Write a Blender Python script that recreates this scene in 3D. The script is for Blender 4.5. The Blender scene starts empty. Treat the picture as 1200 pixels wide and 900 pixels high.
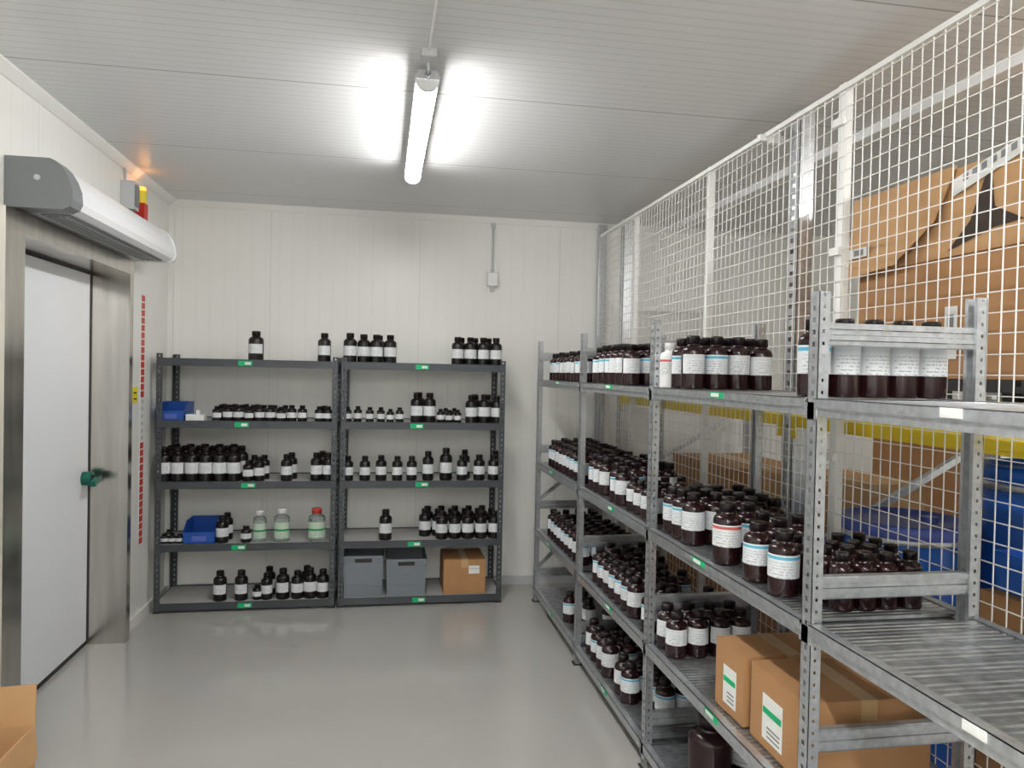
import bpy, math, random
from mathutils import Vector, Matrix
random.seed(7)
scene = bpy.context.scene
scene.view_settings.view_transform = 'Standard'
scene.view_settings.exposure = 0.0

# ---------------------------------------------------------------- materials
MATS = {}
def mat(name, color, rough=0.5, metal=0.0, emit=None, estr=0.0, noise=0.0, nscale=20.0, bump=0.0,
        trans=0.0, spec=0.5, coat=0.0, stretch=None):
    m = bpy.data.materials.new(name); m.use_nodes = True
    nt = m.node_tree; b = nt.nodes['Principled BSDF']
    b.inputs['Base Color'].default_value = (*color, 1)
    b.inputs['Roughness'].default_value = rough
    b.inputs['Metallic'].default_value = metal
    b.inputs['Specular IOR Level'].default_value = spec
    b.inputs['Transmission Weight'].default_value = trans
    b.inputs['Coat Weight'].default_value = coat
    if emit:
        b.inputs['Emission Color'].default_value = (*emit, 1)
        b.inputs['Emission Strength'].default_value = estr
    if noise > 0 or bump > 0:
        tc = nt.nodes.new('ShaderNodeTexCoord')
        n = nt.nodes.new('ShaderNodeTexNoise'); n.inputs['Scale'].default_value = nscale
        n.inputs['Detail'].default_value = 4
        if stretch:
            mp = nt.nodes.new('ShaderNodeMapping'); mp.inputs['Scale'].default_value = stretch
            nt.links.new(tc.outputs['Object'], mp.inputs['Vector']); nt.links.new(mp.outputs[0], n.inputs['Vector'])
        else:
            nt.links.new(tc.outputs['Object'], n.inputs['Vector'])
        if noise > 0:
            r = nt.nodes.new('ShaderNodeMapRange')
            r.inputs['From Min'].default_value = 0.3; r.inputs['From Max'].default_value = 0.7
            r.inputs['To Min'].default_value = 1 - noise; r.inputs['To Max'].default_value = 1 + noise
            nt.links.new(n.outputs['Fac'], r.inputs['Value'])
            mx = nt.nodes.new('ShaderNodeVectorMath'); mx.operation = 'SCALE'
            mx.inputs[0].default_value = color
            nt.links.new(r.outputs['Result'], mx.inputs['Scale'])
            nt.links.new(mx.outputs['Vector'], b.inputs['Base Color'])
        if bump > 0:
            bp = nt.nodes.new('ShaderNodeBump'); bp.inputs['Strength'].default_value = bump
            bp.inputs['Distance'].default_value = 0.01
            nt.links.new(n.outputs['Fac'], bp.inputs['Height'])
            nt.links.new(bp.outputs['Normal'], b.inputs['Normal'])
    MATS[name] = m
    return m

def panel_mat(name, axis, color, fine, seam, rough=0.4, bstr=0.3, seam_off=0.0, seam_dark=0.55, finedark=0.96):
    """sandwich-panel sheet metal: fine ribs plus panel joints along one axis"""
    m = bpy.data.materials.new(name); m.use_nodes = True
    nt = m.node_tree; b = nt.nodes['Principled BSDF']; L = nt.links.new
    b.inputs['Roughness'].default_value = rough
    tc = nt.nodes.new('ShaderNodeTexCoord'); sp = nt.nodes.new('ShaderNodeSeparateXYZ')
    L(tc.outputs['Object'], sp.inputs[0]); c = sp.outputs[axis]
    def math_(op, a, bb=None, cc=None):
        n = nt.nodes.new('ShaderNodeMath'); n.operation = op
        for i, v in enumerate((a, bb, cc)):
            if v is None: continue
            if isinstance(v, (int, float)): n.inputs[i].default_value = v
            else: L(v, n.inputs[i])
        return n.outputs[0]
    off = math_('ADD', c, 100 + seam_off)
    f1 = math_('FRACT', math_('DIVIDE', off, fine))
    rib = math_('LESS_THAN', f1, 0.16)
    f2 = math_('FRACT', math_('DIVIDE', off, seam))
    sm = math_('LESS_THAN', f2, 0.009 / seam)
    k = math_('SUBTRACT', 1.0, math_('MULTIPLY', rib, 1 - finedark))
    k = math_('SUBTRACT', k, math_('MULTIPLY', sm, 1 - seam_dark))
    vm = nt.nodes.new('ShaderNodeVectorMath'); vm.operation = 'SCALE'
    vm.inputs[0].default_value = color; L(k, vm.inputs['Scale'])
    L(vm.outputs['Vector'], b.inputs['Base Color'])
    tri = math_('PINGPONG', f1, 0.5)
    st = math_('MINIMUM', math_('MULTIPLY', tri, 6.0), 1.0)
    bp = nt.nodes.new('ShaderNodeBump'); bp.inputs['Strength'].default_value = bstr
    bp.inputs['Distance'].default_value = 0.002
    L(st, bp.inputs['Height']); L(bp.outputs['Normal'], b.inputs['Normal'])
    MATS[name] = m
    return m

def label_mat(name, head, body=(0.82, 0.84, 0.85), headfrac=0.80):
    m = bpy.data.materials.new(name); m.use_nodes = True
    nt = m.node_tree; b = nt.nodes['Principled BSDF']; L = nt.links.new
    b.inputs['Roughness'].default_value = 0.5
    uv = nt.nodes.new('ShaderNodeUVMap'); sp = nt.nodes.new('ShaderNodeSeparateXYZ'); L(uv.outputs[0], sp.inputs[0])
    def M(op, a, bb=None):
        n = nt.nodes.new('ShaderNodeMath'); n.operation = op
        for i, v in enumerate((a, bb)):
            if v is None: continue
            if isinstance(v, (int, float)): n.inputs[i].default_value = v
            else: L(v, n.inputs[i])
        return n.outputs[0]
    u, v = sp.outputs[0], sp.outputs[1]
    mp = nt.nodes.new('ShaderNodeMapping'); mp.inputs['Scale'].default_value = (28, 9, 1); L(uv.outputs[0], mp.inputs[0])
    nz = nt.nodes.new('ShaderNodeTexNoise'); nz.inputs['Scale'].default_value = 1.0; L(mp.outputs[0], nz.inputs['Vector'])
    line = M('GREATER_THAN', M('SINE', M('MULTIPLY', v, 50.0)), 0.35)
    txt = M('MULTIPLY', line, M('GREATER_THAN', nz.outputs['Fac'], 0.5))
    txt = M('MULTIPLY', txt, M('MULTIPLY', M('GREATER_THAN', u, 0.2), M('LESS_THAN', u, 0.75)))
    txt = M('MULTIPLY', txt, M('LESS_THAN', v, headfrac - 0.05))
    m1 = nt.nodes.new('ShaderNodeMix'); m1.data_type = 'RGBA'
    m1.inputs[6].default_value = (*body, 1); m1.inputs[7].default_value = (0.25, 0.27, 0.3, 1); L(M('MULTIPLY', txt, 0.7), m1.inputs[0])
    m2 = nt.nodes.new('ShaderNodeMix'); m2.data_type = 'RGBA'
    hd = M('MULTIPLY', M('GREATER_THAN', v, headfrac), M('LESS_THAN', v, headfrac + 0.13))
    L(hd, m2.inputs[0]); L(m1.outputs[2], m2.inputs[6]); m2.inputs[7].default_value = (*head, 1)
    L(m2.outputs[2], b.inputs['Base Color'])
    MATS[name] = m

panel_mat('panel_back', 0, (0.85, 0.85, 0.82), 0.10, 1.13, 0.32, 0.15, 0.30, 0.91, 0.98)
panel_mat('panel_left', 1, (0.85, 0.85, 0.81), 0.10, 1.13, 0.32, 0.15, 0.2, 0.91, 0.98)
panel_mat('panel_ceiling', 1, (0.74, 0.745, 0.755), 0.0565, 1.13, 0.34, 0.30, 0.62, 0.62, 0.89)
mat('floor_epoxy', (0.43, 0.42, 0.395), 0.12, noise=0.015, nscale=1.5, spec=0.65)
mat('white_trim', (0.82, 0.82, 0.79), 0.4)
mat('white_paint', (0.85, 0.86, 0.87), 0.35)
mat('mesh_white', (0.86, 0.86, 0.84), 0.35)
mat('steel_brushed', (0.58, 0.555, 0.51), 0.22, 1.0, noise=0.16, nscale=5, bump=0.05, stretch=(3, 3, 0.35))
mat('door_white', (0.80, 0.82, 0.86), 0.3)
mat('rubber_black', (0.02, 0.02, 0.02), 0.6)
mat('grey_plastic', (0.20, 0.21, 0.22), 0.45)
mat('lightgrey_plastic', (0.55, 0.56, 0.57), 0.45)
mat('curtain_white', (0.85, 0.86, 0.88), 0.3)
mat('green_handle', (0.0, 0.12, 0.08), 0.35)
mat('green_tag', (0.0, 0.45, 0.17), 0.5)
mat('yellow_tag', (0.85, 0.72, 0.03), 0.5)
mat('red_plastic', (0.6, 0.03, 0.02), 0.4)
mat('paper', (0.80, 0.81, 0.79), 0.6)
mat('galvanised', (0.55, 0.57, 0.595), 0.33, 0.75, noise=0.14, nscale=45)
mat('galv_deck', (0.44, 0.455, 0.475), 0.30, 0.85, noise=0.25, nscale=25)
mat('rack_dark', (0.066, 0.073, 0.082), 0.42, 0.3)
mat('rack_shelf', (0.42, 0.42, 0.41), 0.45, noise=0.06, nscale=12)
mat('bottle_brown', (0.019, 0.0055, 0.0065), 0.2, noise=0.15, nscale=30)
mat('bottle_black', (0.006, 0.0045, 0.005), 0.28)
mat('cap_brown', (0.009, 0.0042, 0.005), 0.35)
mat('bottle_white', (0.8, 0.8, 0.8), 0.35)
mat('bottle_clear', (0.82, 0.9, 0.86), 0.08, trans=0.85)
mat('cap_red', (0.55, 0.05, 0.04), 0.4)
label_mat('label_blue', (0.10, 0.44, 0.62), (0.72, 0.75, 0.78))
label_mat('label_plain', (0.66, 0.69, 0.71), (0.72, 0.74, 0.76))
label_mat('label_red', (0.6, 0.1, 0.1), (0.74, 0.75, 0.76))
label_mat('label_green', (0.02, 0.26, 0.08), (0.50, 0.63, 0.50), 0.45)
mat('blue_bin', (0.01, 0.08, 0.38), 0.4)
mat('blue_drum', (0.012, 0.11, 0.50), 0.35)
mat('blue_lid', (0.10, 0.15, 0.52), 0.4)
mat('grey_crate', (0.20, 0.225, 0.25), 0.5)
mat('cardboard', (0.42, 0.22, 0.095), 0.75, noise=0.06, nscale=8)
mat('cardboard_light', (0.56, 0.33, 0.155), 0.75, noise=0.05, nscale=6)
mat('carton_gap_shade', (0.05, 0.035, 0.025), 0.8)
mat('parcel_tape', (0.52, 0.34, 0.17), 0.3)
mat('yellow_beam', (0.80, 0.60, 0.02), 0.35)
mat('plastic_black', (0.02, 0.02, 0.022), 0.5)
mat('pallet_wood', (0.42, 0.29, 0.16), 0.8, noise=0.15, nscale=10)
mat('lamp_cover', (0.9, 0.9, 0.9), 0.4, emit=(1.0, 0.99, 0.965), estr=70)
mat('lamp_cover_bright', (0.9, 0.9, 0.9), 0.4, emit=(1.0, 0.99, 0.965), estr=135)  # emission set above the visible lamp's to brighten and lower contrast
mat('amber_glow', (0.9, 0.3, 0.03), 0.4, emit=(1.0, 0.30, 0.04), estr=2.5)

# ---------------------------------------------------------------- mesh builder
class MB:
    def __init__(s): s.v=[]; s.f=[]; s.m=[]; s.sm=[]; s.uv=[]; s.names=[]
    def mi(s, n):
        if n not in s.names: s.names.append(n)
        return s.names.index(n)
    def add(s, vs, fs, m, smooth=False, uvs=None):
        o = len(s.v); s.v += [tuple(p) for p in vs]; i = s.mi(m)
        for k, f in enumerate(fs):
            s.f.append([o + a for a in f]); s.m.append(i); s.sm.append(smooth)
            s.uv.append(uvs[k] if uvs else [(0, 0)] * len(f))
    def box(s, x0, x1, y0, y1, z0, z1, m):
        if x0 > x1: x0, x1 = x1, x0
        if y0 > y1: y0, y1 = y1, y0
        if z0 > z1: z0, z1 = z1, z0
        vs = [(x0,y0,z0),(x1,y0,z0),(x1,y1,z0),(x0,y1,z0),(x0,y0,z1),(x1,y0,z1),(x1,y1,z1),(x0,y1,z1)]
        s.add(vs, [(0,3,2,1),(4,5,6,7),(0,1,5,4),(1,2,6,5),(2,3,7,6),(3,0,4,7)], m)
    def bar(s, p0, p1, w, h, m):
        p0 = Vector(p0); p1 = Vector(p1); d = (p1 - p0).normalized()
        up = Vector((0,0,1)) if abs(d.z) < 0.95 else Vector((0,1,0))
        a = d.cross(up).normalized(); b = a.cross(d).normalized()
        vs = []
        for p in (p0, p1):
            for sx, sy in ((-1,-1),(1,-1),(1,1),(-1,1)): vs.append(p + a*(sx*w/2) + b*(sy*h/2))
        s.add(vs, [(0,3,2,1),(4,5,6,7),(0,1,5,4),(1,2,6,5),(2,3,7,6),(3,0,4,7)], m)
    def cyl(s, p0, p1, r, m, seg=16, r1=None):
        p0 = Vector(p0); p1 = Vector(p1); d = (p1 - p0).normalized(); r1 = r if r1 is None else r1
        up = Vector((0,0,1)) if abs(d.z) < 0.95 else Vector((1,0,0))
        a = d.cross(up).normalized(); b = d.cross(a).normalized()
        A = [p0 + a*math.cos(t)*r + b*math.sin(t)*r for t in [2*math.pi*i/seg for i in range(seg)]]
        B = [p1 + a*math.cos(t)*r1 + b*math.sin(t)*r1 for t in [2*math.pi*i/seg for i in range(seg)]]
        s.add(A+B, [(i,(i+1)%seg,seg+(i+1)%seg,seg+i) for i in range(seg)], m, True)
        s.add(A, [tuple(range(seg))[::-1]], m); s.add(B, [tuple(range(seg))], m)
    def prism_y(s, prof, y0, y1, m, smooth=False, caps=True):
        n = len(prof)
        vs = [(x, y0, z) for x, z in prof] + [(x, y1, z) for x, z in prof]
        s.add(vs, [(i,(i+1)%n,n+(i+1)%n,n+i) for i in range(n)], m, smooth)
        if caps:
            s.add([(x, y0, z) for x, z in prof], [tuple(range(n))[::-1]], m)
            s.add([(x, y1, z) for x, z in prof], [tuple(range(n))], m)
    def lathe(s, cx, cy, cz, strip, m, seg=20, ribs=0.0, rot=0.0):
        vs = []; fs = []
        for r, z in strip:
            for i in range(seg):
                t = rot + 2*math.pi*i/seg; rr = r * (1 - (ribs if i % 2 else 0))
                vs.append((cx + rr*math.cos(t), cy + rr*math.sin(t), cz + z))
        for k in range(len(strip)-1):
            for i in range(seg):
                j = (i+1) % seg
                fs.append((k*seg+i, k*seg+j, (k+1)*seg+j, (k+1)*seg+i))
        s.add(vs, fs, m, True)
    def arc_label(s, cx, cy, r, z0, z1, face, half, m, seg=10):
        vs=[]; fs=[]; uv=[]
        for i in range(seg+1):
            t = face - half + 2*half*i/seg
            for z in (z0, z1): vs.append((cx+r*math.cos(t), cy+r*math.sin(t), z))
        for i in range(seg):
            fs.append((2*i, 2*i+2, 2*i+3, 2*i+1))
            uv.append([(i/seg,0),((i+1)/seg,0),((i+1)/seg,1),(i/seg,1)])
        s.add(vs, fs, m, True, uv)
    def obj(s, name, loc=(0,0,0), rotz=0.0, parent=None):
        me = bpy.data.meshes.new(name); me.from_pydata(s.v, [], s.f)
        for n in s.names: me.materials.append(MATS[n])
        me.polygons.foreach_set('material_index', s.m)
        me.polygons.foreach_set('use_smooth', s.sm)
        ul = me.uv_layers.new(name='UVMap')
        flat = [c for f in s.uv for p in f for c in p]
        ul.data.foreach_set('uv', flat)
        me.update()
        o = bpy.data.objects.new(name, me); scene.collection.objects.link(o)
        o.location = loc; o.rotation_euler = (0,0,rotz)
        if parent: o.parent = parent
        return o

def bottle(b, x, y, z, h=0.21, r=0.045, face=-math.pi/2, body='bottle_brown', label='label_blue', cap='cap_brown', lz=(0.29,0.65), seg=20):
    capr = r*0.58
    b.lathe(x, y, z, [(0.001,0.0),(r*0.93,0.0),(r*0.985,0.012*h),(r,0.03*h),(r,0.69*h),(r*0.975,0.725*h),(r*0.90,0.76*h),(r*0.74,0.79*h),(r*0.58,0.81*h),(r*0.52,0.825*h),(r*0.52,0.88*h)], body, seg)
    b.lathe(x, y, z, [(capr*0.9,0.848*h),(capr,0.85*h),(capr,0.98*h)], cap, seg*2 if h > 0.15 else seg, 0.05)
    b.lathe(x, y, z, [(capr*0.975,0.98*h),(capr*0.93,1.0*h),(0.001,1.0*h)], cap, seg)
    if label:
        b.arc_label(x, y, r+0.0009, z+lz[0]*h, z+lz[1]*h, face, math.radians(88), label)

def ladder(b, axis, fixed, a0, a1, z0, z1, m, pitch=0.05, hole=0.022, strip=0.28, th=0.002):
    """perforated sheet-steel face: two side strips with rungs between punched holes"""
    w = a1-a0
    def bx(p, q, za, zb):
        if axis == 'x': b.box(fixed, fixed+th, p, q, za, zb, m)
        else: b.box(p, q, fixed, fixed+th, za, zb, m)
    bx(a0, a0+w*strip, z0, z1); bx(a1-w*strip, a1, z0, z1)
    z = z0
    while z < z1-0.001:
        bx(a0+w*strip, a1-w*strip, z, min(z+pitch-hole, z1)); z += pitch

# ---------------------------------------------------------------- room shell
XL, XR, YB, YF, H = -1.58, 5.2, 5.91, -3.0, 2.955
b = MB(); b.box(XL-0.4, XR+0.2, YF-0.2, YB+0.2, -0.1, 0, 'floor_epoxy'); b.obj('floor')
b = MB(); b.box(XL-0.4, XR+0.2, YF-0.2, YB+0.2, H, H+0.1, 'panel_ceiling'); b.obj('ceiling')
b = MB(); b.box(XL-0.4, XR+0.2, YB, YB+0.15, 0, H, 'panel_back'); b.obj('wall_back')
b = MB(); b.box(XL-0.4, XR+0.2, YF-0.15, YF, 0, H, 'panel_back'); b.obj('wall_front')
b = MB(); b.box(XR, XR+0.15, YF, YB, 0, H, 'panel_left'); b.obj('wall_right')
DY0, DY1, DZ = 3.45, 4.93, 2.34
b = MB()
b.box(XL-0.22, XL, YF, DY0, 0, H, 'panel_left'); b.box(XL-0.22, XL, DY1, YB, 0, H, 'panel_left')
b.box(XL-0.22, XL, DY0, DY1, DZ, H, 'panel_left'); b.obj('wall_left')
b = MB()   # cove trims
b.prism_y([(XL,H),(XL,H-0.045),(XL+0.008,H-0.045),(XL+0.045,H-0.008),(XL+0.045,H)], YF, YB, 'white_trim'); b.obj('trim_1')
b = MB(); b.box(XL, XR, YB-0.012, YB, H-0.05, H, 'white_trim'); b.obj('trim_2')
b = MB(); b.box(XL, XR, YB-0.02, YB, 0, 0.07, 'lightgrey_plastic'); b.obj('baseboard_back')
b = MB(); b.box(XL, XL+0.015, DY1+0.02, YB-0.02, 0, 0.07, 'white_trim'); b.obj('baseboard_left')
b = MB(); b.box(XL, XL+0.035, YB-0.035, YB, 0.07, H-0.05, 'white_trim'); b.obj('trim_3')

# ---------------------------------------------------------------- cold-room door
b = MB()
XI = -1.79; XF = -1.53
b.box(XI, XF, 4.885, 4.925, 0, 2.27, 'steel_brushed')             # far jamb (reveal)
b.box(XL+0.001, XF, 4.925, 4.95, 0, 2.36, 'steel_brushed')
b.box(XI, XF, 3.47, 3.53, 0, 2.27, 'steel_brushed')               # near jamb
b.box(XL+0.001, XF, 3.36, 3.47, 0, 2.36, 'steel_brushed')
b.box(XI, XF, 3.47, 4.925, 2.27, 2.335, 'steel_brushed')          # header
b.box(XL+0.001, XF, 3.47, 4.925, 2.335, 2.36, 'steel_brushed')
b.box(-1.80, -1.752, 3.50, 4.90, 0.03, 2.262, 'door_white')       # leaf
b.box(-1.80, -1.755, 3.50, 4.90, 0.0, 0.03, 'rubber_black')
b.box(-1.752, -1.746, 4.872, 4.884, 0.02, 2.26, 'rubber_black')
b.box(-1.752, -1.746, 3.54, 4.88, 2.254, 2.268, 'rubber_black')
b.cyl((-1.752,4.80,1.03), (-1.70,4.80,1.03), 0.042, 'green_handle', 20)
b.cyl((-1.70,4.80,1.03), (-1.66,4.80,1.03), 0.024, 'rubber_black', 16)
b.bar((-1.67,4.82,1.035), (-1.665,4.71,1.01), 0.028, 0.032, 'green_handle')
b.obj('door_1')

# ---------------------------------------------------------------- air curtain
prof = [(-1.578,2.378),(-1.36,2.378),(-1.33,2.392),(-1.318,2.42),(-1.322,2.46),(-1.338,2.505),(-1.362,2.545),(-1.388,2.57),(-1.41,2.58),(-1.578,2.58)]
b = MB()
b.prism_y(prof, 3.56, 5.05, 'curtain_white', False)
pr2 = [(x + (0.006 if x > -1.5 else 0), z + (0.006 if z > 2.45 else -0.006)) for x, z in prof]
b.prism_y(pr2, 3.45, 3.56, 'grey_plastic'); b.prism_y(pr2, 5.05, 5.09, 'curtain_white')
b.box(-1.575, -1.415, 3.56, 5.05, 2.579, 2.586, 'grey_plastic')
b.box(-1.50, -1.38, 3.6, 5.0, 2.372, 2.378, 'grey_plastic')
for i in range(4): b.box(-1.49+i*0.028, -1.485+i*0.028, 3.62, 4.98, 2.366, 2.372, 'lightgrey_plastic')
b.cyl((-1.45,3.449,2.50),(-1.45,3.44,2.50),0.012,'lightgrey_plastic',12)
b.obj('air_curtain')

# ---------------------------------------------------------------- alarm beacon + junction box
b = MB()
b.box(-1.578,-1.50,4.84,4.93,2.66,2.83,'lightgrey_plastic'); b.box(-1.50,-1.494,4.85,4.92,2.68,2.81,'grey_plastic')
b.box(-1.578,-1.53,4.96,5.01,2.68,2.80,'white_paint')
b.box(-1.578,-1.50,5.04,5.11,2.64,2.74,'red_plastic')
b.cyl((-1.535,5.08,2.74),(-1.535,5.08,2.82),0.034,'yellow_tag',16)
b.cyl((-1.535,5.08,2.82),(-1.535,5.08,2.845),0.030,'amber_glow',16)
b.cyl((-1.565,4.88,2.83),(-1.565,4.88,2.91),0.008,'lightgrey_plastic',8)
b.cyl((-1.565,4.90,2.60),(-1.565,4.90,2.66),0.008,'rubber_black',8)
b.obj('alarm_beacon')
pl = bpy.data.lights.new('beacon_glow','POINT'); pl.energy=0.16; pl.color=(1,0.42,0.10); pl.shadow_soft_size=0.03
po = bpy.data.objects.new('beacon_glow', pl); po.location=(-1.51,5.08,2.885); scene.collection.objects.link(po)

# tape strip and tags on the left wall
b = MB()
TY = 5.30
for i in range(34):
    z = 0.52 + i*0.049
    b.box(XL+0.0005, XL+0.003, TY-0.04, TY+0.04, z, z+0.049, 'paper')
    if 13 < i < 20:
        b.box(XL+0.003, XL+0.0035, TY-0.02, TY+0.02, z+0.008, z+0.036, 'lightgrey_plastic')
    else:
        b.box(XL+0.003, XL+0.0035, TY-0.034, TY+0.034, z+0.001, z+0.041, 'red_plastic')
b.obj('wall_marking_tape')
b = MB(); b.box(XL+0.0005, XL+0.004, 5.10, 5.20, 1.47, 1.57, 'yellow_tag'); b.box(XL+0.004,XL+0.005,5.12,5.18,1.49,1.50,'rubber_black'); b.box(XL+0.004,XL+0.005,5.12,5.18,1.53,1.54,'rubber_black'); b.obj('wall_sign')

# temperature sensor with conduit, back wall
b = MB()
b.cyl((0.85,YB-0.016,2.52),(0.85,YB-0.016,2.90),0.008,'lightgrey_plastic',8)
b.box(0.808,0.892,YB-0.05,YB-0.001,2.40,2.51,'lightgrey_plastic'); b.box(0.812,0.888,YB-0.054,YB-0.05,2.405,2.505,'white_paint'); b.cyl((0.85,YB-0.03,2.36),(0.85,YB-0.03,2.40),0.014,'lightgrey_plastic',12)
b.cyl((0.85,YB-0.016,2.51),(0.85,YB-0.016,2.54),0.012,'lightgrey_plastic',10)
b.box(0.832,0.868,YB-0.03,YB-0.013,2.87,2.905,'lightgrey_plastic')
b.obj('temperature_sensor')

# ---------------------------------------------------------------- ceiling lamps
def lamp(x, y0, y1, cover='lamp_cover'):
    b = MB(); z = 2.875
    hous = [(x-0.045,z),(x-0.05,z+0.012),(x-0.035,z+0.035),(x+0.035,z+0.035),(x+0.05,z+0.012),(x+0.045,z)]
    b.prism_y(hous, y0, y1, 'lightgrey_plastic')
    cov = [(x+0.044*math.cos(t), z+0.044*math.sin(t)*1.0) for t in [math.pi+math.pi*i/10 for i in range(11)]]
    b.prism_y(cov, y0+0.02, y1-0.02, cover, True)
    b.prism_y([(px+(0.003 if px>x else -0.003), pz-0.002) for px,pz in cov], y0, y0+0.02, 'white_paint')
    b.prism_y([(px+(0.003 if px>x else -0.003), pz-0.002) for px,pz in cov], y1-0.02, y1, 'white_paint')
    for yy in (y0+0.25, y1-0.25): b.box(x-0.02, x+0.02, yy-0.01, yy+0.01, z+0.035, H, 'galvanised')
    b.cyl((x,y0-0.035,z+0.01),(x,y0,z+0.01),0.012,'grey_plastic',10)
    b.cyl((x,y0-0.03,z+0.01),(x,y0-0.03,H),0.006,'lightgrey_plastic',8)
    b.box(x-0.03,x+0.03,y0-0.10,y0-0.04,H-0.03,H,'lightgrey_plastic')
    b.cyl((x,y0-0.03,H-0.008),(x,y0-1.6,H-0.008),0.005,'white_paint',8)
    return b.obj('fluorescent_ceiling_light')
lamp(0.155, 2.98, 4.50)
lamp(0.15, -0.9, 0.7, 'lamp_cover_bright')
lamp(0.15, -2.9, -1.3, 'lamp_cover_bright')  # added lamp, out of view, to brighten the room from behind the camera
lamp(3.4, 0.2, 1.8, 'lamp_cover_bright')  # added lamp, out of view, brightening the goods behind the mesh

# ---------------------------------------------------------------- dark boltless racks
FY, BY = 5.44, 5.885
shelf_z = [1.745, 1.315, 0.89, 0.455, 0.045]
def dark_rack(x0, x1):
    b = MB()
    for (px, sx) in ((x0, 1), (x1, -1)):
        a0, a1 = (px, px+0.04) if sx > 0 else (px-0.04, px)
        side = px if sx > 0 else px-0.002
        for y, sy in ((FY, 1), (BY, -1)):
            fy = y if sy > 0 else y-0.002
            ladder(b, 'y', fy, a0, a1, 0.004, 1.80, 'rack_dark', 0.038, 0.013, 0.40)
            c0, c1 = (y, y+0.04) if sy > 0 else (y-0.04, y)
            ladder(b, 'x', side, c0, c1, 0.004, 1.80, 'rack_dark', 0.038, 0.013, 0.40)
            b.box(a0-0.003, a1+0.003, c0-0.003, c1+0.003, 0, 0.012, 'rubber_black')
        for z in shelf_z:
            b.box(side, side+0.004, FY+0.03, BY-0.03, z-0.03, z+0.02, 'rack_dark')
    for k, z in enumerate(shelf_z):
        for y0, y1, s_ in ((FY-0.006, FY-0.002, 1), (BY+0.002, BY+0.006, -1)):
            b.box(x0+0.006, x1-0.006, y0, y1, z-0.028, z+0.024, 'rack_dark')
            yy0, yy1 = (y1, y1+0.03) if s_ > 0 else (y0-0.03, y0)
            b.box(x0+0.042, x1-0.042, yy0, yy1, z-0.004, z, 'rack_dark')
            b.box(x0+0.006, x1-0.006, y0-0.003 if s_>0 else y1, y0 if s_>0 else y1+0.003, z+0.017, z+0.024, 'rack_dark')
        b.box(x0+0.006, x1-0.006, FY+0.003, BY-0.003, z+0.001, z+0.018, 'rack_shelf')
        b.box((x0+x1)/2-0.02, (x0+x1)/2+0.02, FY, BY, z-0.02, z+0.001, 'rack_dark')
        xt = (x0+x1)/2 + random.uniform(-0.05, 0.05)
        b.box(xt-0.055, xt+0.04, FY-0.0115, FY-0.0095, z-0.02, z+0.014, 'green_tag')
        b.box(xt-0.01, xt+0.03, FY-0.0125, FY-0.0115, z-0.012, z+0.006, 'paper')
    return b.obj('boltless_shelving_rack')
dark_rack(-1.53, -0.312)
dark_rack(-0.292, 0.90)

# stations along the shelves (metres), surveyed from the photograph
def sx(u, v, Y):
    tx = ((u-600) + (v-450)*0.021)/870.0
    d = Y/(0.985-0.172*tx)
    return d*(0.172+0.985*tx)
PX = 0.00612
def shelf_bottles(shelf, items, base_v, **kw):
    """items: (u, height_px, width_px, row)"""
    b = MB(); z = shelf_z[shelf] + 0.0185
    for it in items:
        u, hp, wp, row = it[:4]
        Y = 5.505 + row*0.11
        r = wp*PX/2
        X = sx(u, base_v, Y)
        bottle(b, X, Y, z, hp*PX, r, -math.pi/2 + random.uniform(-0.5,0.4), 'bottle_black' if not kw.get('body') else kw['body'],
               it[4] if len(it) > 4 else 'label_plain', 'cap_brown', (0.24,0.56), 16)
    b.obj('reagent_bottles')
shelf_bottles(0, [(300,34,17,0),(380,34,15,0)], 420)
shelf_bottles(0, [(410,35,15.5,0),(426,34,15,0),(441,34,15,0),(457,34,15,0),(426,34,15,1),(444,34,15,1),
                  (536,34,14.5,0),(551,34,14.5,0),(566,34,14.5,0),(581,34,14.5,0),(540,34,14.5,1),(556,34,14.5,1),(572,34,14.5,1)], 425)
row = [(254+i*12.5,19 if i%3 else 17,11,0) for i in range(9)]
row += [(259+i*12.5,18,11,1) for i in range(7)]
row += [(262+i*13,18,11,2) for i in range(4)] + [(374,18,11,0),(384,18,11,0),(380,18,11,1)]
shelf_bottles(1, row, 492)
shelf_bottles(1, [(407,18,9.5,0),(419,19,9.5,0),(433,18,9.5,0),(446,18,9.5,0),(457,16,9,0),(468,18,9.5,0),
                  (488,36,15,0),(503,36,15,0),(490,36,15,1),(516,17,9,0),(526,16,9,0),(536,16,9,0),(522,17,9,1),(532,17,9,1),
                  (552,34,14.5,0),(567,35,14.5,0),(582,34,14.5,0),(556,34,14.5,1),(570,34,14.5,1),(555,34,14,2),(571,34,14,2)], 495)
row = [(191+i*16.4,39,15.5,0) for i in range(6)] + [(200+i*16.4,39,15.5,1) for i in range(6)] + [(205+i*17,39,15.5,2) for i in range(5)]
row += [(290,24,12,0),(303,28,12,0),(297,28,12,1),(309,28,12,1),(335,31,13,0),(341,31,13,1),(370,33,13.5,0),(384,33,13,0),(377,33,13,1)]
shelf_bottles(2, row, 562)
shelf_bottles(2, [(407,29,12.5,0),(427,29,12.5,0),(446,30,13,0),(465,29,12.5,0),(482,29,12.5,0),(501,35,13.5,0),(522,39,15,0),(541,30,13,0),(544,35,13,1),
                  (561,31,14,0),(578,31,14,0),(580,34,14,1)], 562)
shelf_bottles(3, [(191,11,9,0),(200,11,9,0),(209,11,9,0),(196,12,9,1),(259,31,14,0),(265,31,13,1),(287,19,12,0)], 636)
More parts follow.
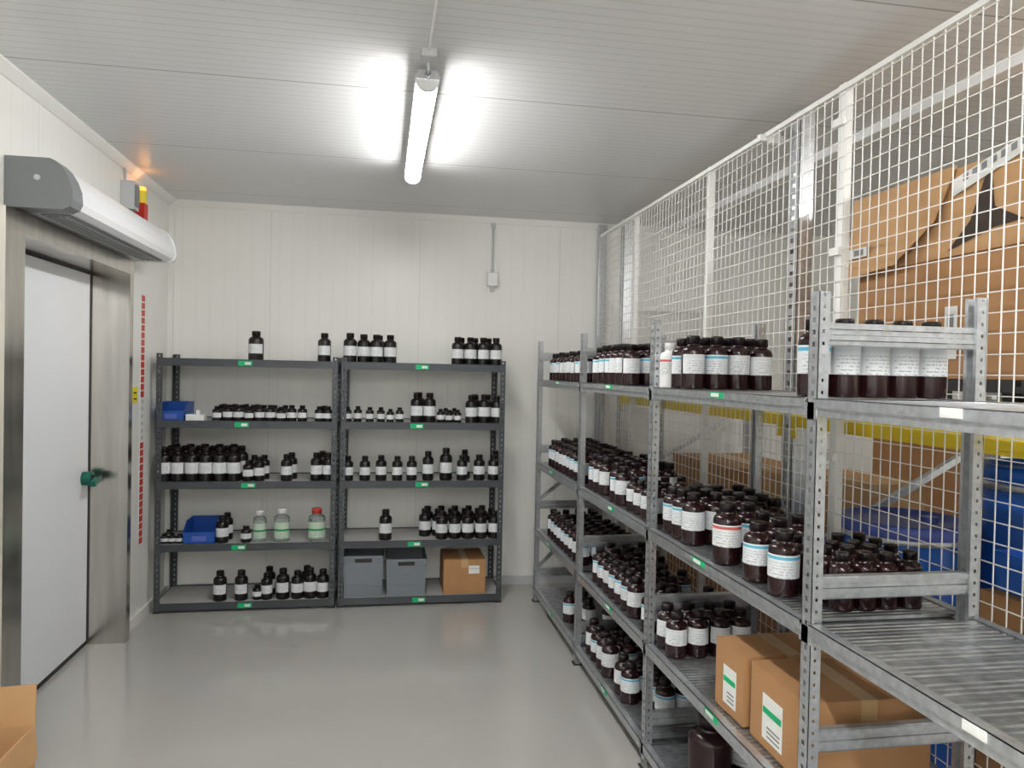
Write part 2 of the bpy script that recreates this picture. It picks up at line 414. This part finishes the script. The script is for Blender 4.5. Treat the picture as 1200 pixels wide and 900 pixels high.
shelf_bottles(3, [(451,36,15,0)] + [(517+i*15.3,33,14.5,0) for i in range(5)] + [(497+i*15.6,33,14.5,1) for i in range(6)] + [(500+i*16,33,14.5,2) for i in range(5)], 632)
shelf_bottles(4, [(256,34,15,0),(281,34,15,0),(311,30,13,0),(330,35,15,0),(347,32,14,0),(362,35,14.5,0),(377,33,14.5,0),(300,17,11,0),(314,33,14,1),(358,33,14,1)], 703)

# clear squeeze bottles with green labels
b = MB()
for u, hp, wp in ((303,36,15),(329,38,18),(370,38,20)):
    X = sx(u,636,5.52); bottle(b, X, 5.52, shelf_z[3]+0.0185, hp*PX, wp*PX/2, -math.pi/2, 'bottle_clear', 'label_green', 'bottle_white' if u!=370 else 'cap_red', (0.12,0.6), 20)
b.obj('clear_wash_bottles')

# blue picking bins
def picking_bin(xc, w, h, d, z, shelf_y):
    b = MB(); t = 0.004
    x0, x1, y0, y1 = xc-w/2, xc+w/2, shelf_y, shelf_y+d
    b.box(x0,x1,y0,y1,z,z+t,'blue_bin'); b.box(x0,x1,y1-t,y1,z,z+h,'blue_bin')
    b.box(x0,x1,y0,y0+t,z,z+h*0.55,'blue_bin')
    for xa in (x0, x1-t):
        prof = [(y0,z),(y1,z),(y1,z+h),(y0+d*0.35,z+h),(y0,z+h*0.55)]
        vs = [(xa,p,q) for p,q in prof]+[(xa+t,p,q) for p,q in prof]
        b.add(vs, [(0,1,2,3,4),(9,8,7,6,5)]+[(i,(i+1)%5,5+(i+1)%5,5+i) for i in range(5)], 'blue_bin')
    b.box(x0-0.003,x1+0.003,y1-0.006,y1+0.003,z+h-0.008,z+h,'blue_bin')
    b.box(x0-0.003,x1+0.003,y0-0.004,y0+0.002,z+h*0.55-0.012,z+h*0.55,'blue_bin')
    b.box(xc-w*0.22,xc+w*0.22,y0-0.003,y0,z+h*0.12,z+h*0.38,'blue_lid')
    return b.obj('blue_storage_bin')
picking_bin(sx(201,490,5.5), 0.18, 0.125, 0.26, shelf_z[1]+0.0185, 5.47)
picking_bin(sx(233,632,5.5), 0.215, 0.145, 0.28, shelf_z[3]+0.0185, 5.47)
b = MB(); X = sx(230,490,5.52); z = shelf_z[1]+0.0185
b.box(X-0.06,X+0.06,5.47,5.56,z,z+0.035,'paper'); b.box(X-0.062,X+0.062,5.468,5.562,z+0.035,z+0.044,'white_paint')
b.cyl((X+0.01,5.51,z+0.044),(X+0.01,5.51,z+0.075),0.016,'bottle_white',14); b.obj('small_white_box')

# grey euro crates
def crate(x0, x1, y0, y1, z, h, m='grey_crate', name='grey_plastic_crate'):
    b = MB(); t = 0.005; i = 0.012
    def ring(z0, z1, s0, s1):
        vs = []
        for zz, s_ in ((z0, s0), (z1, s1)):
            vs += [(x0+s_,y0+s_,zz),(x1-s_,y0+s_,zz),(x1-s_,y1-s_,zz),(x0+s_,y1-s_,zz)]
        b.add(vs, [(k,(k+1)%4,4+(k+1)%4,4+k) for k in range(4)], m)
    ring(z, z+h, i, 0.004); ring(z+h, z+0.004, 0.004+t, i+t)
    b.box(x0+i, x1-i, y0+i, y1-i, z, z+0.004, m)
    for za, zb, o in ((z+h-0.02, z+h, 0), (z+h-0.055, z+h-0.045, 0.002)):
        b.box(x0+o,x1-o,y0+o,y0+o+0.007,za,zb,m); b.box(x0+o,x1-o,y1-o-0.007,y1-o,za,zb,m)
        b.box(x0+o,x0+o+0.007,y0+o,y1-o,za,zb,m); b.box(x1-o-0.007,x1-o,y0+o,y1-o,za,zb,m)
    n = 5
    for k in range(n+1):
        xx = x0+0.02+(x1-x0-0.04)*k/n
        b.box(xx-0.003, xx+0.003, y0+0.003, y0+0.012, z+0.03, z+h-0.05, m)
    b.box(x0+0.02, x1-0.02, y0+0.004, y0+0.012, z+h*0.28, z+h*0.30, m)
    xm = (x0+x1)/2
    b.box(xm-0.06, xm+0.06, y0-0.0015, y0+0.0035, z+h-0.046, z+h-0.018, 'rubber_black')
    b.box(xm-0.03, xm+0.03, y0+0.0005, y0+0.0115, z+h*0.42, z+h*0.58, m)
    return b.obj(name)
zc = shelf_z[4]+0.0185
crate(sx(400,700,5.47), sx(449,700,5.47)-0.004, 5.46, 5.84, zc, 0.30)
crate(sx(450,700,5.47)+0.002, sx(499,700,5.47), 5.46, 5.84, zc, 0.27)

# cartons
def carton(name, lx, ly, h, loc, rotz=0.0, m='cardboard', label=None, tape=True, label_col='green_tag'):
    """closed carton with flaps, seam and tape, local origin = bottom centre"""
    b = MB(); x, y, t = lx/2, ly/2, 0.004
    b.box(-x, x, -y, y, 0, h-0.004, m)
    b.box(-x, -0.0015, -y, y, h-0.004, h, m); b.box(0.0015, x, -y, y, h-0.004, h, m)
    if tape:
        b.box(-0.025, 0.025, -y-0.0008, y+0.0008, h, h+0.0008, 'parcel_tape')
        b.box(-0.025, 0.025, -y-0.0012, -y, h-0.06, h+0.0008, 'parcel_tape')
        b.box(-0.025, 0.025, y, y+0.0012, h-0.06, h+0.0008, 'parcel_tape')
    for zz in (0.002, h-0.006):     # fold creases
        b.box(-x-0.0008, x+0.0008, -y-0.0008, y+0.0008, zz, zz+0.0015, m)
    if label:
        for (ax, c, w, z0, z1) in label:
            if ax == '-x':
                b.box(-x-0.0015, -x, c-w/2, c+w/2, z0, z1, 'paper')
                b.box(-x-0.0022, -x-0.0015, c-w/2+0.004, c+w/2-0.004, z1-(z1-z0)*0.42, z1-(z1-z0)*0.28, label_col)
                for k in range(3): b.box(-x-0.0022, -x-0.0015, c-w/2+0.012, c+w/2-0.03, z0+0.012+k*0.014, z0+0.017+k*0.014, 'grey_plastic')
            else:
                b.box(c-w/2, c+w/2, -y-0.0015, -y, z0, z1, 'paper')
                b.box(c-w/2+0.006, c+w/2-0.006, -y-0.0022, -y-0.0015, z0+(z1-z0)*0.55, z0+(z1-z0)*0.7, label_col)
    return b.obj(name, loc, rotz)
def open_carton(name, lx, ly, h, loc, rotz=0, flap=0.1, far_flap=None, m='cardboard'):
    b = MB(); x, y, t = lx/2, ly/2, 0.005
    b.box(-x,x,-y,y,0,t,m); b.box(-x,x,-y,-y+t,t,h,m); b.box(-x,x,y-t,y,t,h,m); b.box(-x,-x+t,-y+t,y-t,t,h,m); b.box(x-t,x,-y+t,y-t,t,h,m)
    f = flap
    if far_flap is not None:
        vs = [(-x,y-t,h),(x,y-t,h),(x-0.004,y+0.012,h+far_flap),(-x+0.004,y+0.012,h+far_flap-0.012)]
        vs += [(p[0],p[1]+0.005,p[2]) for p in vs]
        b.add(vs,[(0,1,2,3),(7,6,5,4),(0,4,5,1),(1,5,6,2),(2,6,7,3),(3,7,4,0)],m)
    for s_ in (-1, 1):
        vs = [(s_*x,-y,h),(s_*x,y-0.004,h),(s_*(x+f*0.12),y-0.012,h-f),(s_*(x+f*0.12),-y+0.01,h-f)]
        vs += [(p[0]-s_*0.004,p[1],p[2]-0.003) for p in vs]
        b.add(vs,[(0,1,2,3),(7,6,5,4),(0,4,5,1),(1,5,6,2),(2,6,7,3),(3,7,4,0)],m)
    vs = [(-x,-y,h),(x,-y,h),(x-0.01,-y-f*0.2,h-f),(-x+0.01,-y-f*0.2,h-f)]
    vs += [(p[0],p[1]+0.004,p[2]-0.003) for p in vs]
    b.add(vs,[(0,1,2,3),(7,6,5,4),(0,4,5,1),(1,5,6,2),(2,6,7,3),(3,7,4,0)],m)
    return b.obj(name, loc, rotz)
xa, xb = sx(519,700,5.47), sx(568,700,5.47)
o = carton('cardboard_box', xb-xa, 0.34, 0.255, ((xa+xb)/2, 5.64, zc), 0, 'cardboard', [('-y', 0.07, 0.08, 0.15, 0.21)], True, 'lightgrey_plastic')

# cardboard box at the lower left
open_carton('cardboard_box', 0.255, 0.42, 0.35, (-1.395, 2.835, 0), 0, 0.12, 0.15, 'cardboard_light')

# ---------------------------------------------------------------- galvanised shelving (right)
GX0, GX1 = 1.15, 1.665
UY = [5.45, 4.24, 3.07, 1.845, 0.64]
GZ = [1.665, 1.055, 0.555, 0.115]
def galv_rack():
    b = MB(); HT = 1.955; w = 0.046; d = 0.030
    for y in UY:
        for x, s_ in ((GX0, 1), (GX1, -1)):
            xa, xb = (x, x+d) if s_ > 0 else (x-d, x)
            xf = x if s_ > 0 else x-0.002
            ladder(b, 'x', xf, y-w/2, y+w/2, 0.004, HT, 'galvanised', 0.033, 0.013, 0.35)
            ladder(b, 'y', y-w/2, xa, xb, 0.004, HT, 'galvanised', 0.033, 0.009, 0.38)
            b.box(xa, xb, y+w/2-0.002, y+w/2, 0.004, HT, 'galvanised')
            xl = xb if s_ > 0 else xa-0.002
            b.box(xl, xl+0.002, y-w/2, y-w/2+0.012, 0.004, HT, 'galvanised')
            b.box(xl, xl+0.002, y+w/2-0.012, y+w/2, 0.004, HT, 'galvanised')
            b.box(xa-0.01, xb+0.01, y-w/2-0.008, y+w/2+0.008, 0, 0.006, 'plastic_black')
        for z in (1.84, 1.15, 0.73, 0.22):
            x0, x1 = GX0+d-0.004, GX1-d+0.004
            for k, (dz, off) in enumerate(((-0.03,0.0),(-0.015,0.006),(0.0,0.0),(0.015,0.006))):
                b.box(x0, x1, y-0.012-off, y-0.008, z+dz, z+dz+0.0135, 'galvanised')
            b.box(x0, x1, y-0.012, y+0.012, z+0.0285, z+0.031, 'galvanised'); b.box(x0, x1, y-0.012, y+0.012, z-0.031, z-0.0285, 'galvanised')
    y = UY[0]
    b.bar((GX0+d, y+0.006, 0.26), (GX1-d, y+0.006, 0.69), 0.003, 0.03, 'galvanised')
    b.bar((GX0+d, y+0.006, 0.77), (GX1-d, y+0.006, 1.12), 0.003, 0.03, 'galvanised')
    for i in range(len(UY)-1):
        y1, y0 = UY[i]-0.024, UY[i+1]+0.024
        for z in GZ:
            for s_, x in ((1, GX0), (-1, GX1)):
                b.box(x-s_*0.002, x+s_*0.001, y0, y1, z-0.045, z-0.024, 'galvanised')
                b.box(x-s_*0.009, x+s_*0.001, y0, y1, z-0.024, z-0.021, 'galvanised')
                b.box(x-s_*0.009, x-s_*0.006, y0, y1, z-0.021, z+0.002, 'galvanised')
                b.box(x-s_*0.009, x+s_*0.022, y0, y1, z+0.000, z+0.002, 'galvanised')
                b.box(x-s_*0.002, x+s_*0.03, y0, y1, z-0.047, z-0.045, 'galvanised')
                for ye, yf in ((y0, 1), (y1, -1)):
                    ya, yb = (ye-0.045, ye+0.002) if yf > 0 else (ye-0.002, ye+0.045)
                    b.box(x-s_*0.004, x-s_*0.0005, max(ya, y0-0.04), min(yb, y1+0.04), z-0.055, z-0.01, 'galvanised')
            xx0, xx1 = GX0+0.024, GX1-0.024
            p = 0.024; n = int((y1-y0)/p); vs=[]; fs=[]; zt = z-0.001
            prof = []
            for k in range(n):
                ya = y0+k*p
                deep = 0.008 if (k % 4) else 0.015
                prof += [(ya+0.002, zt),(ya+p-0.008, zt),(ya+p-0.0065, zt-deep),(ya+p-0.001, zt-deep)]
            for (yy, zz) in prof: vs += [(xx0,yy,zz),(xx1,yy,zz)]
            for k in range(len(prof)-1): fs.append((2*k,2*k+1,2*k+3,2*k+2))
            b.add(vs, fs, 'galv_deck')
            b.box(xx0, xx1, y0, y1, z-0.030, z-0.020, 'galv_deck')
            ym = (y0+y1)/2 + random.uniform(-0.1, 0.1)
            big = 1.0 if i < 3 else 0.6
            col = 'green_tag' if i < 3 else 'paper'
            b.box(GX0-0.0115, GX0-0.0095, ym-0.05*big, ym+0.05*big, z-0.020, z+0.001, col)
            b.box(GX0-0.0125, GX0-0.0115, ym-0.02*big, ym+0.04*big, z-0.016, z-0.003, 'paper')
    return b.obj('galvanised_shelving_rack')
galv_rack()

def gfill(name, shelf, y0, y1, cols, occ=1.0, h=0.205, r=0.044, pitch=0.098, label='label_blue', x0=None, face=-1.95):
    b = MB(); z = GZ[shelf]+0.0025; y = y0; k = 0
    x0 = x0 or GX0+0.072
    while y <= y1+1e-6:
        for c in range(cols):
            if random.random() > occ: continue
            xx = x0 + c*(2*r+0.006)
            if xx + r > GX1-0.03: continue
            hh = h*random.choice((1,1,1,0.97))
            bottle(b, xx+random.uniform(-0.002,0.002), y+random.uniform(-0.003,0.003), z, hh, r,
                   face+random.uniform(-0.6,0.6), 'bottle_brown', label if random.random() > 0.45 else ('label_plain' if label else None), 'cap_brown')
        y += pitch; k += 1
    return b.obj(name)
N = 'brown_reagent_bottles'
# top level
gfill(N, 0, 4.40, 5.32, 4, 0.95, 0.195, 0.043, 0.1)
gfill(N, 0, 3.55, 4.12, 4, 0.97, 0.21, 0.045, 0.105)
gfill(N, 0, 2.80, 2.90, 4, 1.0, 0.212, 0.0455, 0.1)
b = MB()
for k in range(5):
    bottle(b, 1.215+k*0.0935, 1.945, GZ[0]+0.0025, 0.225, 0.0445, -1.85+random.uniform(-0.2,0.2), 'bottle_brown', 'label_plain' if k else 'label_blue')
b.obj(N)
b = MB(); bottle(b, 1.205, 3.0, GZ[0]+0.0025, 0.19, 0.043, -2.1, 'bottle_white', 'label_red', 'bottle_white'); b.obj('white_reagent_bottle')
# second level
gfill(N, 1, 4.36, 5.34, 4, 0.93, 0.19, 0.043, 0.1)
gfill(N, 1, 3.62, 4.14, 4, 0.85, 0.20, 0.044, 0.1)
gfill(N, 1, 3.16, 3.5, 4, 0.8, 0.165, 0.037, 0.1)
gfill(N, 1, 2.66, 2.98, 4, 0.92, 0.20, 0.045, 0.1)
b = MB()
for x, y, h, r, l in ((1.222,2.47,0.215,0.05,'label_red'),(1.335,2.54,0.20,0.045,'label_blue'),(1.222,2.25,0.19,0.046,'label_blue'),(1.325,2.30,0.19,0.045,'label_blue'),
                      (1.222,2.09,0.195,0.046,'label_blue'),(1.43,2.35,0.19,0.045,'label_blue'),(1.33,2.42,0.19,0.045,'label_blue')):
    bottle(b, x, y, GZ[1]+0.0025, h, r, -2.2, 'bottle_brown', l)
b.obj(N)
gfill(N, 1, 1.935, 2.18, 5, 1.0, 0.165, 0.034, 0.078, None, 1.31)
# third level
gfill(N, 2, 4.36, 5.30, 4, 0.9, 0.19, 0.043, 0.1)
gfill(N, 2, 3.20, 4.12, 4, 0.7, 0.19, 0.043, 0.1)
gfill(N, 2, 2.90, 3.0, 4, 1.0, 0.187, 0.044, 0.1, 'label_plain')
# bottom level
gfill(N, 3, 4.4, 5.2, 3, 0.35, 0.19, 0.043, 0.12)
gfill(N, 3, 3.25, 4.1, 3, 0.75, 0.195, 0.046, 0.105)
b = MB(); bottle(b, 1.27, 2.66, GZ[3]+0.0025, 0.30, 0.085, -2.2, 'bottle_brown', None); bottle(b, 1.46, 2.72, GZ[3]+0.0025, 0.30, 0.085, -2.2, 'bottle_brown', 'label_plain'); b.obj('large_brown_canister')
# cartons on the third level
zz = GZ[2]+0.0025
carton('cardboard_box', 0.36, 0.20, 0.235, (1.375, 2.375, zz), math.radians(1), 'cardboard', [('-x', -0.005, 0.09, 0.03, 0.16)], True)
carton('cardboard_box', 0.40, 0.32, 0.24, (1.40, 2.07, zz), math.radians(-1), 'cardboard', [('-x', 0.02, 0.12, 0.03, 0.17)], True)

# ---------------------------------------------------------------- white mesh partition
CX = 1.735
b = MB()
y = 0.0; wr = 0.003; ZT = 2.85
while y < 5.88:
    b.box(CX-wr/2, CX+wr/2, y-wr/2, y+wr/2, 0.06, ZT, 'mesh_white'); y += 0.05
z = 0.06
while z < ZT:
    b.box(CX-wr*1.5, CX-wr/2, 0.0, 5.88, z-wr/2, z+wr/2, 'mesh_white'); z += 0.06
for zr in (0.06, ZT-0.01): b.box(CX-0.010, CX+0.010, 0.0, 5.88, zr-0.008, zr+0.012, 'mesh_white')
for yp, wv in ((0.24,0.022),(1.44,0.022),(2.64,0.022),(3.84,0.010),(5.04,0.010)):
    b.box(CX+0.004, CX+0.036, yp-wv, yp+wv, 0, ZT+0.015, 'mesh_white')
    if wv > 0.02:
        for zc_ in (0.5, 1.4, 2.2, 2.7): b.box(CX-0.016, CX+0.004, yp-0.03, yp+0.03, zc_, zc_+0.03, 'mesh_white')
b.box(CX-0.02, CX+0.05, 5.855, 5.895, 0, H-0.02, 'galvanised')
b.obj('wire_mesh_partition')
# inner mesh guard near the back wall
b = MB(); yy = 5.78
for x in (1.84, 2.62): b.box(x-0.02, x+0.02, yy-0.02, yy+0.02, 0, 2.28, 'mesh_white')
for z in (0.1, 2.26): b.box(1.84, 2.62, yy-0.015, yy+0.015, z-0.015, z+0.015, 'mesh_white')
x = 1.88
while x < 2.6: b.box(x-0.002, x+0.002, yy-0.002, yy+0.002, 0.1, 2.26, 'mesh_white'); x += 0.05
z = 0.16
while z < 2.25: b.box(1.86, 2.6, yy-0.004, yy-0.002, z-0.002, z+0.002, 'mesh_white'); z += 0.06
b.obj('wire_mesh_guard_panel')

# ceiling trunking beyond the partition
b = MB(); b.box(2.33, 2.39, YF+0.01, YB-0.02, H-0.04, H, 'white_paint')
b.obj('cable_trunking')

# ---------------------------------------------------------------- pallet rack with yellow beams
b = MB()
PXF, PXB = 1.86, 2.94
for y in (0.55, 3.13, 5.60):
    for x in (PXF, PXB):
        ht = 2.93 if x == PXF else 1.9
        ladder(b, 'x', x-0.03, y-0.045, y+0.045, 0.006, ht, 'galvanised', 0.05, 0.02, 0.34, 0.003)
        b.box(x-0.03, x+0.04, y-0.045, y-0.042, 0.006, ht, 'galvanised'); b.box(x-0.03, x+0.04, y+0.042, y+0.045, 0.006, ht, 'galvanised')
        b.box(x-0.06, x+0.06, y-0.07, y+0.07, 0, 0.006, 'galvanised')
    zs = [0.2, 0.85, 1.5]
    for k, z in enumerate(zs):
        b.bar((PXF,y,z),(PXB,y,z),0.03,0.03,'galvanised')
        if k < 2: b.bar((PXF if k%2 else PXB,y,z+0.03),(PXB if k%2 else PXF,y,zs[k+1]-0.03),0.03,0.03,'galvanised')
for (y0, y1) in ((0.60, 3.08), (3.18, 5.55)):
    for x in (PXF, PXB):
        b.box(x-0.03, x+0.02, y0, y1, 1.50, 1.605, 'yellow_beam')
        b.box(x-0.034, x-0.03, y0, y1, 1.50, 1.512, 'yellow_beam'); b.box(x-0.034, x-0.03, y0, y1, 1.593, 1.605, 'yellow_beam')
        for ye in (y0-0.005, y1-0.035): b.box(x-0.036, x-0.031, ye, ye+0.04, 1.45, 1.64, 'yellow_beam')
b.bar((1.765,3.2,2.80),(1.765,3.2,2.86),0.05,0.03,'mesh_white'); b.bar((1.70,3.22,2.83),(1.86,3.22,2.83),0.03,0.03,'mesh_white')
b.obj('pallet_rack')

def pallet(x0,x1,y0,y1,z,m,h=0.12):
    b = MB(); n = 6
    for k in range(n):
        ya = y0+(y1-y0)*k/n; b.box(x0,x1,ya+0.01,ya+(y1-y0)/n-0.01,z+h-0.02,z+h,m)
    for k in range(3):
        xa = x0+(x1-x0-0.09)*k/2
        b.box(xa,xa+0.09,y0,y1,z+h-0.04,z+h-0.02,m); b.box(xa,xa+0.09,y0,y1,z,z+0.018,m)
        for yc in (y0,(y0+y1)/2-0.06,y1-0.12): b.box(xa,xa+0.09,yc,yc+0.12,z+0.018,z+h-0.04,m)
    return b.obj('pallet')
pallet(1.91,2.96,1.75,3.04,1.607,'plastic_black')
# big carton with open, sagging flaps
b = MB(); x0,x1,y0,y1,z0,z1 = 2.02,2.85,1.82,2.91,1.729,2.50
b.box(x0,x1,y0,y1,z0,2.24,'cardboard')
b.box(x0-0.012,x1+0.012,y0-0.012,y1+0.012,2.17,2.48,'cardboard_light')
def plate(pts, th, m):
    vs = [(x0-0.014-dx, p, q) for p, q, dx in pts] + [(x0-0.014-dx-th, p, q) for p, q, dx in pts]
    n = len(pts); b.add(vs, [tuple(range(n)), tuple(range(2*n-1,n-1,-1))]+[(i,(i+1)%n,n+(i+1)%n,n+i) for i in range(n)], m)
plate([(2.93,2.49,0),(2.35,2.49,0),(2.42,2.30,0.03),(2.62,2.17,0.04),(2.93,2.15,0.03)],0.005,'cardboard_light')
plate([(2.06,2.49,0),(1.80,2.49,0),(1.80,2.20,0.03),(1.92,2.24,0.03),(2.05,2.32,0.02)],0.005,'cardboard_light')
plate([(2.20,2.46,0.001),(2.18,2.31,0.001),(2.06,2.245,0.001),(2.18,2.24,0.001),(2.24,2.225,0.001),(2.38,2.19,0.001),(2.28,2.28,0.001)],0.003,'carton_gap_shade')  # flat dark plate painted in as the shade of the gap between flaps
plate([(2.36,2.44,0.006),(2.02,2.52,0.006),(2.02,2.47,0.006),(2.36,2.38,0.006)],0.002,'paper')
for k in range(7):      # printed lettering on the packing tape
    ya = 2.31-k*0.04; zq = 2.425+(2.36-ya)*0.24-0.018
    plate([(ya,zq+0.026,0.009),(ya-0.022,zq+0.031,0.009),(ya-0.022,zq+0.008,0.009),(ya,zq+0.003,0.009)],0.001,'grey_plastic')
plate([(2.90,2.27,0.045),(2.78,2.27,0.045),(2.78,2.23,0.045),(2.90,2.23,0.045)],0.002,'paper')
plate([(2.86,2.262,0.048),(2.80,2.262,0.048),(2.80,2.238,0.048),(2.86,2.238,0.048)],0.001,'grey_plastic')
plate([(2.40,1.99,-0.01),(2.34,1.99,-0.01),(2.34,1.80,-0.01),(2.40,1.80,-0.01)],0.002,'paper')
plate([(2.385,1.96,-0.007),(2.355,1.96,-0.007),(2.355,1.86,-0.007),(2.385,1.86,-0.007)],0.001,'grey_plastic')
plate([(2.83,1.88,-0.01),(2.78,1.88,-0.01),(2.78,1.77,-0.01),(2.83,1.77,-0.01)],0.002,'paper')
b.obj('large_cardboard_carton')

# ground level goods
pallet(2.05,2.95,3.25,5.35,0.0,'pallet_wood',0.14); pallet(1.92,3.05,1.35,3.22,0.0,'pallet_wood',0.14)
pallet(3.1,3.9,3.3,4.5,0.0,'pallet_wood',0.14)
def drum(xc, yc, z, h, r, m='blue_drum', lid='blue_drum'):
    b = MB()
    b.lathe(xc,yc,z,[(0.001,0),(r*0.94,0),(r*0.98,0.02),(r*0.98,h*0.3),(r,h*0.32),(r,h*0.35),(r*0.98,h*0.37),(r*0.98,h*0.64),(r,h*0.66),(r,h*0.69),(r*0.98,h*0.71),(r*0.97,h*0.9),(r*0.93,h*0.95),(r*0.93,h*0.96)],m,40)
    b.lathe(xc,yc,z,[(r*0.95,h*0.94),(r*1.01,h*0.945),(r*1.01,h*0.985),(r*0.98,h),(r*0.9,h),(r*0.88,h*0.985),(r*0.5,h*0.98),(0.001,h*0.98)],lid,40)
    b.lathe(xc,yc,z,[(r*1.0,h*0.925),(r*1.02,h*0.93),(r*1.02,h*0.945),(r*1.0,h*0.95)],'galvanised',40)
    b.cyl((xc+r*0.5,yc,z+h*0.98),(xc+r*0.5,yc,z+h*1.0),0.035,lid,16)
    return b.obj('blue_plastic_drum')
drum(2.18,2.80,0.142,1.0,0.25,'blue_drum','blue_lid')
drum(2.66,2.52,0.142,1.25,0.28)
carton('cardboard_box',0.38,0.62,0.48,(2.19,1.87,0.142),0,'cardboard'); carton('cardboard_box',0.38,0.60,0.40,(2.19,1.88,0.625),0.02,'cardboard')
crate(2.02,2.36,1.62,2.16,1.03,0.13,'blue_drum','blue_plastic_crate')
carton('cardboard_box',0.6,0.60,0.55,(2.40,3.60,0.142),0,'cardboard'); carton('cardboard_box',0.58,0.60,0.5,(2.40,3.60,0.70),0.03,'cardboard_light')
carton('cardboard_box',0.6,1.0,0.55,(2.40,4.70,0.142),0,'cardboard'); carton('cardboard_box',0.58,0.9,0.45,(2.40,4.72,0.70),-0.02,'cardboard')
carton('cardboard_box',0.65,0.9,0.65,(3.45,3.88,0.142),0,'cardboard'); carton('cardboard_box',0.65,0.85,0.55,(3.45,3.88,0.80),0.02,'cardboard')

# ---------------------------------------------------------------- world and camera
w = bpy.data.worlds.new('World'); scene.world = w; w.use_nodes = True
w.node_tree.nodes['Background'].inputs[0].default_value = (0.8,0.85,0.9,1); w.node_tree.nodes['Background'].inputs[1].default_value = 0.1
a = math.radians(9.9); p = math.radians(0.92); r = math.radians(1.2)
f = Vector((math.sin(a)*math.cos(p), math.cos(a)*math.cos(p), -math.sin(p)))
rt = Vector((math.cos(a), -math.sin(a), 0)); up = rt.cross(f)
rt2 = rt*math.cos(r)+up*math.sin(r); up2 = up*math.cos(r)-rt*math.sin(r)
M = Matrix((( rt2.x, up2.x, -f.x, 0),(rt2.y, up2.y, -f.y, 0),(rt2.z, up2.z, -f.z, 1.72),(0,0,0,1)))
cd = bpy.data.cameras.new('camera'); cd.lens = 26.1; cd.sensor_width = 36; cd.clip_start = 0.02
co = bpy.data.objects.new('camera', cd); co.matrix_world = M; scene.collection.objects.link(co); scene.camera = co
